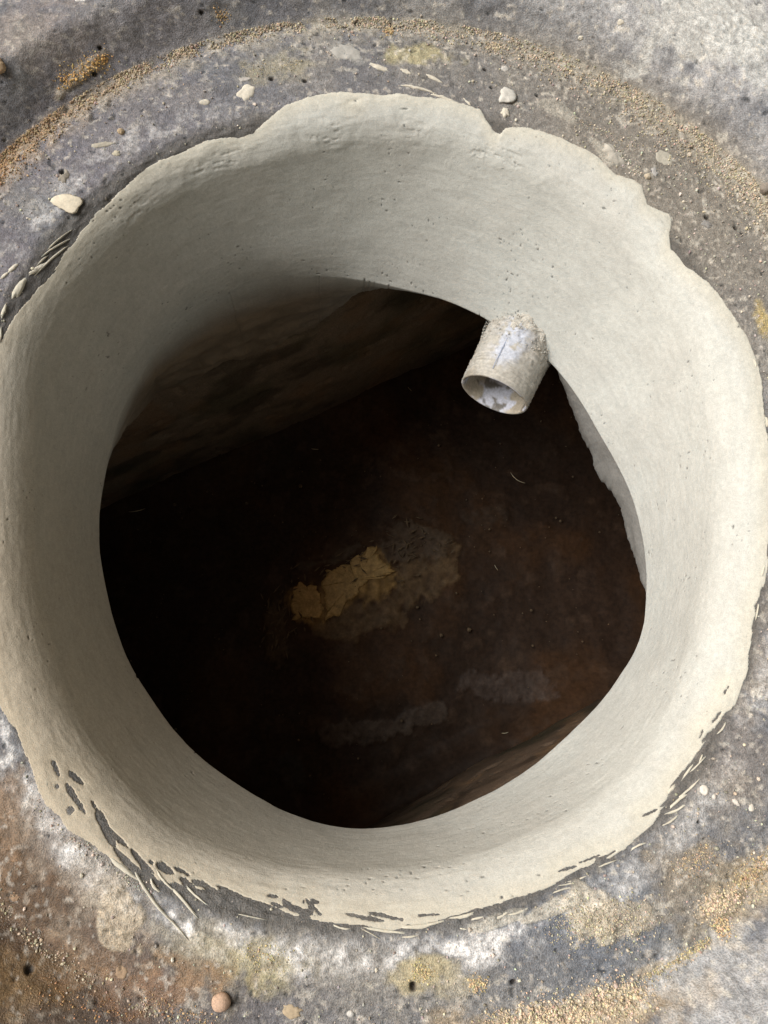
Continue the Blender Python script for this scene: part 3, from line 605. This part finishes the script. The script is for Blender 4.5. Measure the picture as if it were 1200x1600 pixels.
# crust of mortar where the pipe meets the lining
cr_t = None; samp = np.linspace(0, PL, 400); rr_ = np.hypot(mouth[0]+ax[0]*samp-CX, mouth[1]+ax[1]*samp-CY); an_ = np.arctan2(mouth[1]+ax[1]*samp-CY, mouth[0]+ax[0]*samp-CX)
cr_t = samp[np.argmax(rr_ > Rb(an_))]
th_ = np.linspace(0, 2*math.pi, 160, endpoint=False); rings = []
for k in range(24):
    t = k/23; p_ = ax*(cr_t-.010+.028*t)-sd_*side_sign*.010*t**1.5+(np.cos(th_)[:, None]*sd_+np.sin(th_)[:, None]*up)*(PR-.001)
    hh = .0005+.008*t**1.5+(.0035*fbm(p_, .012, 3, 441)+.0022*noise(p_, .004, 443))*min(1, .35+t)-(.003 if k == 0 else 0)
    rings.append(p_+(np.cos(th_)[:, None]*sd_+np.sin(th_)[:, None]*up)*hh[:, None])
mesh_np('mortar_crust', np.stack(rings, 1).reshape(-1, 3), grid_faces(160, 24, True), m_crust, pipe)
# crumbs stuck on the crust and pipe
n = 1100; tq = cr_t+.012-np.abs(rng.normal(0, .028, n)); tq = np.clip(tq, .002, PL); th_ = rng.uniform(0, 2*math.pi, n); gr = (.0003+rng.exponential(.00025, n)).clip(0, .0011)*np.where(tq > cr_t-.02, 1, .5)
p_ = ax*tq[:, None]+(np.cos(th_)[:, None]*sd_+np.sin(th_)[:, None]*up)*(PR+.001+.004*ss(cr_t-.02, cr_t+.01, tq))[:, None]
Vc = p_[:, None]+IV[None]*(gr[:, None, None]*(1+rng.uniform(-.3, .3, (n, 12, 1))))
o = mesh_np('mortar_crumbs', Vc.reshape(-1, 3), (IF[None]+12*np.arange(n)[:, None, None]).reshape(-1, 3), m_crust, pipe, smooth=False); o['kind'] = 'stuff'

# ------------------------------------------------------------------ chamber below
ZF = -.75
p1, p2 = unp((350,720), ZF), unp((640,590), ZF); q1, q2 = unp((600,1230), ZF), unp((930,1130), ZF)
dv = p2-p1; dv[2] = 0; dv /= np.linalg.norm(dv); nv = np.array([-dv[1], dv[0], 0])     # nv points to photo up
D1 = p1@nv-ZF*0; D2 = ((q1+q2)/2)@nv
D1 = np.array([p1[0], p1[1], 0])@nv; D2 = np.array([(q1[0]+q2[0])/2, (q1[1]+q2[1])/2, 0])@nv
ctr = np.array([CX, CY, 0]); LA = ctr@dv-.56; LB = ctr@dv+.62
chamber = empty('inspection_chamber', (CX, CY, ZF)); tag(chamber, 'dark rendered chamber under the shaft, long straight side walls', 'chamber')
def wallgrid(name, A_, B_, z0, z1, inward, seed, tilt=0.0, colr=(.25, .195, .14)):
    n_, m_ = 260, 130; u, v = [q.ravel() for q in np.meshgrid(np.linspace(0, 1, n_), np.linspace(0, 1, m_), indexing='ij')]
    Pp = A_[None]*(1-u[:, None])+B_[None]*u[:, None]; Pp[:, 2] = z0+(z1-z0)*v
    hh = .008*fbm(Pp, .2, 3, seed)+.0014*fbm(Pp, .03, 4, seed+5)-.004*ss(.5, .75, fbm(Pp*np.array([1, 1, 2.5]), .05, 3, seed+9))-.004*ss(.7,.82,noise(Pp,.010,seed+12))+tilt*(1-v)
    Pp = Pp+inward*hh[:, None]
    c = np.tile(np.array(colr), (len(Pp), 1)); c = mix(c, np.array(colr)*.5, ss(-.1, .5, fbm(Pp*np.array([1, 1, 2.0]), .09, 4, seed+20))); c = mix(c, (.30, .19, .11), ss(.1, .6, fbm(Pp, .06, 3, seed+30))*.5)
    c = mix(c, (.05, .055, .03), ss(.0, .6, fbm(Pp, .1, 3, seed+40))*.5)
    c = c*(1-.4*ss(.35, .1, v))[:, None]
    return mesh_np(name, Pp-np.array([CX, CY, ZF]), grid_faces(n_, m_, False), m_wall, chamber, c)
zt = -HN-.06
W = lambda l, d: dv*l+nv*d
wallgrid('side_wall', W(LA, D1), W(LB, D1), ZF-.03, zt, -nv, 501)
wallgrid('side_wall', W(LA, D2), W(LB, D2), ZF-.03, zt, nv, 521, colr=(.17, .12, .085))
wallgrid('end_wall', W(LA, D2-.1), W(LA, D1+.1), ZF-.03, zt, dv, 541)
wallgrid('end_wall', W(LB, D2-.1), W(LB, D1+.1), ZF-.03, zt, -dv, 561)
# floor of wet silt
n_, m_ = 420, 260; u, v = [q.ravel() for q in np.meshgrid(np.linspace(LA-.05, LB+.05, n_), np.linspace(D2-.05, D1+.05, m_), indexing='ij')]
Pf = dv[None]*u[:, None]+nv[None]*v[:, None]; Pf[:, 2] = ZF
f1 = fbm(Pf, .12, 4, 601); f2 = fbm(Pf, .025, 4, 603)
Pf[:, 2] += .006*f1+.0008*f2+.03*ss(.06, 0, np.minimum(v-D2, D1-v))
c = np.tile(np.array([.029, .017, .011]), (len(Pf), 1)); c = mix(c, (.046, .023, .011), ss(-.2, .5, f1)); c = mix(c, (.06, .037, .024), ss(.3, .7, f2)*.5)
fp = proj(Pf)
def fmask(pts, wd, soft=.6, seed=0):
    L_ = [unp(p, ZF)[:2] for p in pts]; d = np.full(len(Pf), 9.)
    for a_, b_ in zip(L_[:-1], L_[1:]):
        ab = b_-a_; t = np.clip(((Pf[:, :2]-a_)@ab)/(ab@ab), 0, 1); d = np.minimum(d, np.hypot(*(Pf[:, :2]-a_-t[:, None]*ab).T))
    return ss(1.15, 1.15-soft, d/(wd*.00118)+1.15*fbm(Pf, .035, 6, 610+seed, .62))
f3 = fbm(Pf, .012, 3, 607)
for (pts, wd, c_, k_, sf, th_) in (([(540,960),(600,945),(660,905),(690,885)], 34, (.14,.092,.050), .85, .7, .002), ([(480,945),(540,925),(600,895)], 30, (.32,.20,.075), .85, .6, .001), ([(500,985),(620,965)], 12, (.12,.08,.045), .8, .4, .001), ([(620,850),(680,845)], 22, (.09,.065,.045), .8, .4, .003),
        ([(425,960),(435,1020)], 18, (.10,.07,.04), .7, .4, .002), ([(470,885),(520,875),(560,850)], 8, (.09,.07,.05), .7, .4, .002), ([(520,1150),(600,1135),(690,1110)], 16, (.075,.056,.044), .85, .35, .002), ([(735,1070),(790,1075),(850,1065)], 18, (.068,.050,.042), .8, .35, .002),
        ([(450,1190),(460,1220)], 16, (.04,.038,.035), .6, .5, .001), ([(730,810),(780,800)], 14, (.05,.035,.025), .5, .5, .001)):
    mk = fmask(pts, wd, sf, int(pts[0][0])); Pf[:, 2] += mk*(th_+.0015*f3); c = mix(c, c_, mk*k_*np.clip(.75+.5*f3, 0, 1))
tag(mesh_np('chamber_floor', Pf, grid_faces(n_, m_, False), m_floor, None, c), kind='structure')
def floor_at(px): return unp(px, ZF+.004)
def silt(name, poly, th, c, label, cat, group=None, mat=m_ochre, seed=0, holes=()):
    """an irregular cake of silt on the floor: a traced outline with real thickness and a broken surface"""
    L_ = np.array([floor_at(p)[:2] for p in poly]); cen = L_.mean(0); seg = []
    for i in range(len(L_)):
        a_, b_ = L_[i], L_[(i+1) % len(L_)]
        for t in np.linspace(0, 1, 14, endpoint=False): seg.append(a_*(1-t)+b_*t)
    seg = np.array(seg); q3 = np.c_[seg, np.zeros(len(seg))]
    seg = seg+np.stack([noise(q3, .010, 700+seed), noise(q3, .012, 710+seed)], 1)*.006+np.stack([noise(q3, .004, 720+seed), noise(q3, .004, 730+seed)], 1)*.003
    nr = 14; Vv = []; n_ = len(seg)
    for j in range(nr+1):
        t = (1-j/nr)
        p_ = cen+(seg-cen)*t; zz = ZF+.006+.010*fbm(np.c_[p_, np.full(n_, ZF)], .12, 4, 601)*0+th*(1-t**8)+.0016*fbm(np.c_[p_, np.zeros(n_)], .02, 3, 740+seed)
        if j == 0: zz = np.full(n_, ZF-.012)
        if j == 1: pass
        Vv.append(np.c_[p_, zz])
    Vv = np.concatenate(Vv); F_ = [(j*n_+i, j*n_+(i+1) % n_, (j+1)*n_+(i+1) % n_, (j+1)*n_+i) for j in range(nr) for i in range(n_)]
    g1 = fbm(Vv, .03, 4, 750+seed); cc = np.tile(np.array(c), (len(Vv), 1)); cc = mix(cc, np.array(c)*.4, ss(.1, .7, g1)*.7); cc *= (1+.2*noise(Vv, .006, 760))[:, None]
    crack = .6*ss(.06, .0, np.abs(noise(Vv, .028, 770+seed)))*ss(-.1, .3, noise(Vv, .06, 775)); cc *= (1-.7*crack)[:, None]
    cc_ = Vv.copy(); o_ = np.array([cen[0], cen[1], ZF]); o = mesh_np(name, Vv-o_, F_, mat, None, cc); o.location = o_
    tag(o, label, cat, group); return o
silt('silt_cake', [(457,915),(470,908),(490,917),(503,930),(505,955),(500,966),(482,974),(470,966),(458,972),(456,945)], .0025, (.40,.26,.10), 'small bright ochre cake of silt, left end of the yellow floor patch', 'silt')
silt('silt_cake', [(505,893),(545,880),(570,858),(590,846),(586,862),(600,878),(620,890),(600,905),(575,905),(560,920),(555,935),(535,945),(520,965),(508,975),(506,940),(500,915)], .002, (.36,.235,.09), 'large ochre cake of silt with a pointed top, middle of the dark floor', 'silt', seed=1)
# dry leaves and straw on the floor
def straw(px, L_, ang, label, z=ZF+.022, r_=.0006, curl=.15, group=None):
    c0 = unp(px, z); n_ = 14; Vv = []; a_ = math.radians(ang)
    for i in range(n_):
        t = i/(n_-1)-.5; yy = curl*(t*t*4-.5)*L_*.5
        d = np.array([t*L_*math.cos(a_)-yy*math.sin(a_), t*L_*math.sin(a_)+yy*math.cos(a_), .002*math.cos(t*3)])
        tn = np.array([-math.sin(a_), math.cos(a_), 0]); rr2 = r_*(1-.6*abs(2*t)**3)
        for k in range(6): Vv.append(d+tn*rr2*math.cos(k*math.pi/3)+np.array([0, 0, 1])*rr2*math.sin(k*math.pi/3))
    F_ = [(i*6+k, i*6+(k+1) % 6, (i+1)*6+(k+1) % 6, (i+1)*6+k) for i in range(n_-1) for k in range(6)]
    o = mesh_np('straw', Vv, F_, m_straw, None); o.location = c0; tag(o, label, 'straw', group); return o
straw((808,748), .034, -38, 'curved yellowish straw on the dark floor below the pipe mouth', curl=.3)
straw((214,798), .030, 12, 'pale straight straw near the left edge of the opening')
straw((440,636), .014, 0, 'short pale straw on the upper part of the dark floor, left of centre')
straw((470,636), .006, 0, 'tiny pale straw just right of the short one on the upper dark floor')
straw((492,702), .013, -5, 'short pale straw below the foot of the upper side wall')
straw((640,608), .010, -50, 'slanting pale straw at the foot of the upper side wall, left of the pipe')
straw((789,1145), .012, 8, 'short bright straw on the lower right of the dark floor')
straw((662,535), .010, 60, 'tiny upright pale straw left of the pipe root')
straw((775,887), .012, -60, 'small straw in the middle right of the dark floor', r_=.0004)
n = 260; uq = rng.uniform(LA+.05, LB-.05, n); vq = rng.uniform(D2+.03, D1-.03, n); gr = rng.exponential(.0007, n)+.0006
# twiggy rubbish beside the ochre patch
bits = [unp((rng.normal(435, 16), rng.normal(975, 28)), ZF+.016) for _ in range(45)]+[unp((rng.normal(640, 35), rng.normal(855, 18)), ZF+.014) for _ in range(50)]+[unp((rng.normal(540, 50), rng.normal(890, 10)), ZF+.014) for _ in range(20)]
Vb, Fb = [], []
for c0 in bits:
    L_ = random.uniform(.006, .022); an = random.gauss(math.radians(70 if c0[0] < -.08 else 15), .6); w_ = random.uniform(.0008, .002); d = np.array([math.cos(an), math.sin(an), random.uniform(-.2, .2)])*L_/2; t_ = np.array([-math.sin(an), math.cos(an), 0])*w_
    b0 = len(Vb); u_ = np.array([0, 0, .0012]); Vb += [c0-d, c0+t_, c0+d, c0-t_, c0+u_, c0-u_]; Fb += [(b0, b0+1, b0+4), (b0+1, b0+2, b0+4), (b0+2, b0+3, b0+4), (b0+3, b0, b0+4), (b0+1, b0, b0+5), (b0+2, b0+1, b0+5), (b0+3, b0+2, b0+5), (b0, b0+3, b0+5)]
m_bits = grainy('rotting_leaf', (.12,.085,.05), attr=False, amt=.4, fine=200)
tag(mesh_np('litter', Vb, Fb, m_bits, smooth=False), 'brown rotting leaf litter and twigs beside the ochre silt', 'litter', kind='stuff')
cf = dv[None]*uq[:, None]+nv[None]*vq[:, None]; cf[:, 2] = ZF+.008
Vg = cf[:, None]+IV[None]*gr[:, None, None]
tag(mesh_np('grit', Vg.reshape(-1, 3), (IF[None]+12*np.arange(n)[:, None, None]).reshape(-1, 3), m_bits, smooth=False), 'dark grit scattered over the chamber floor', 'grit', kind='stuff')
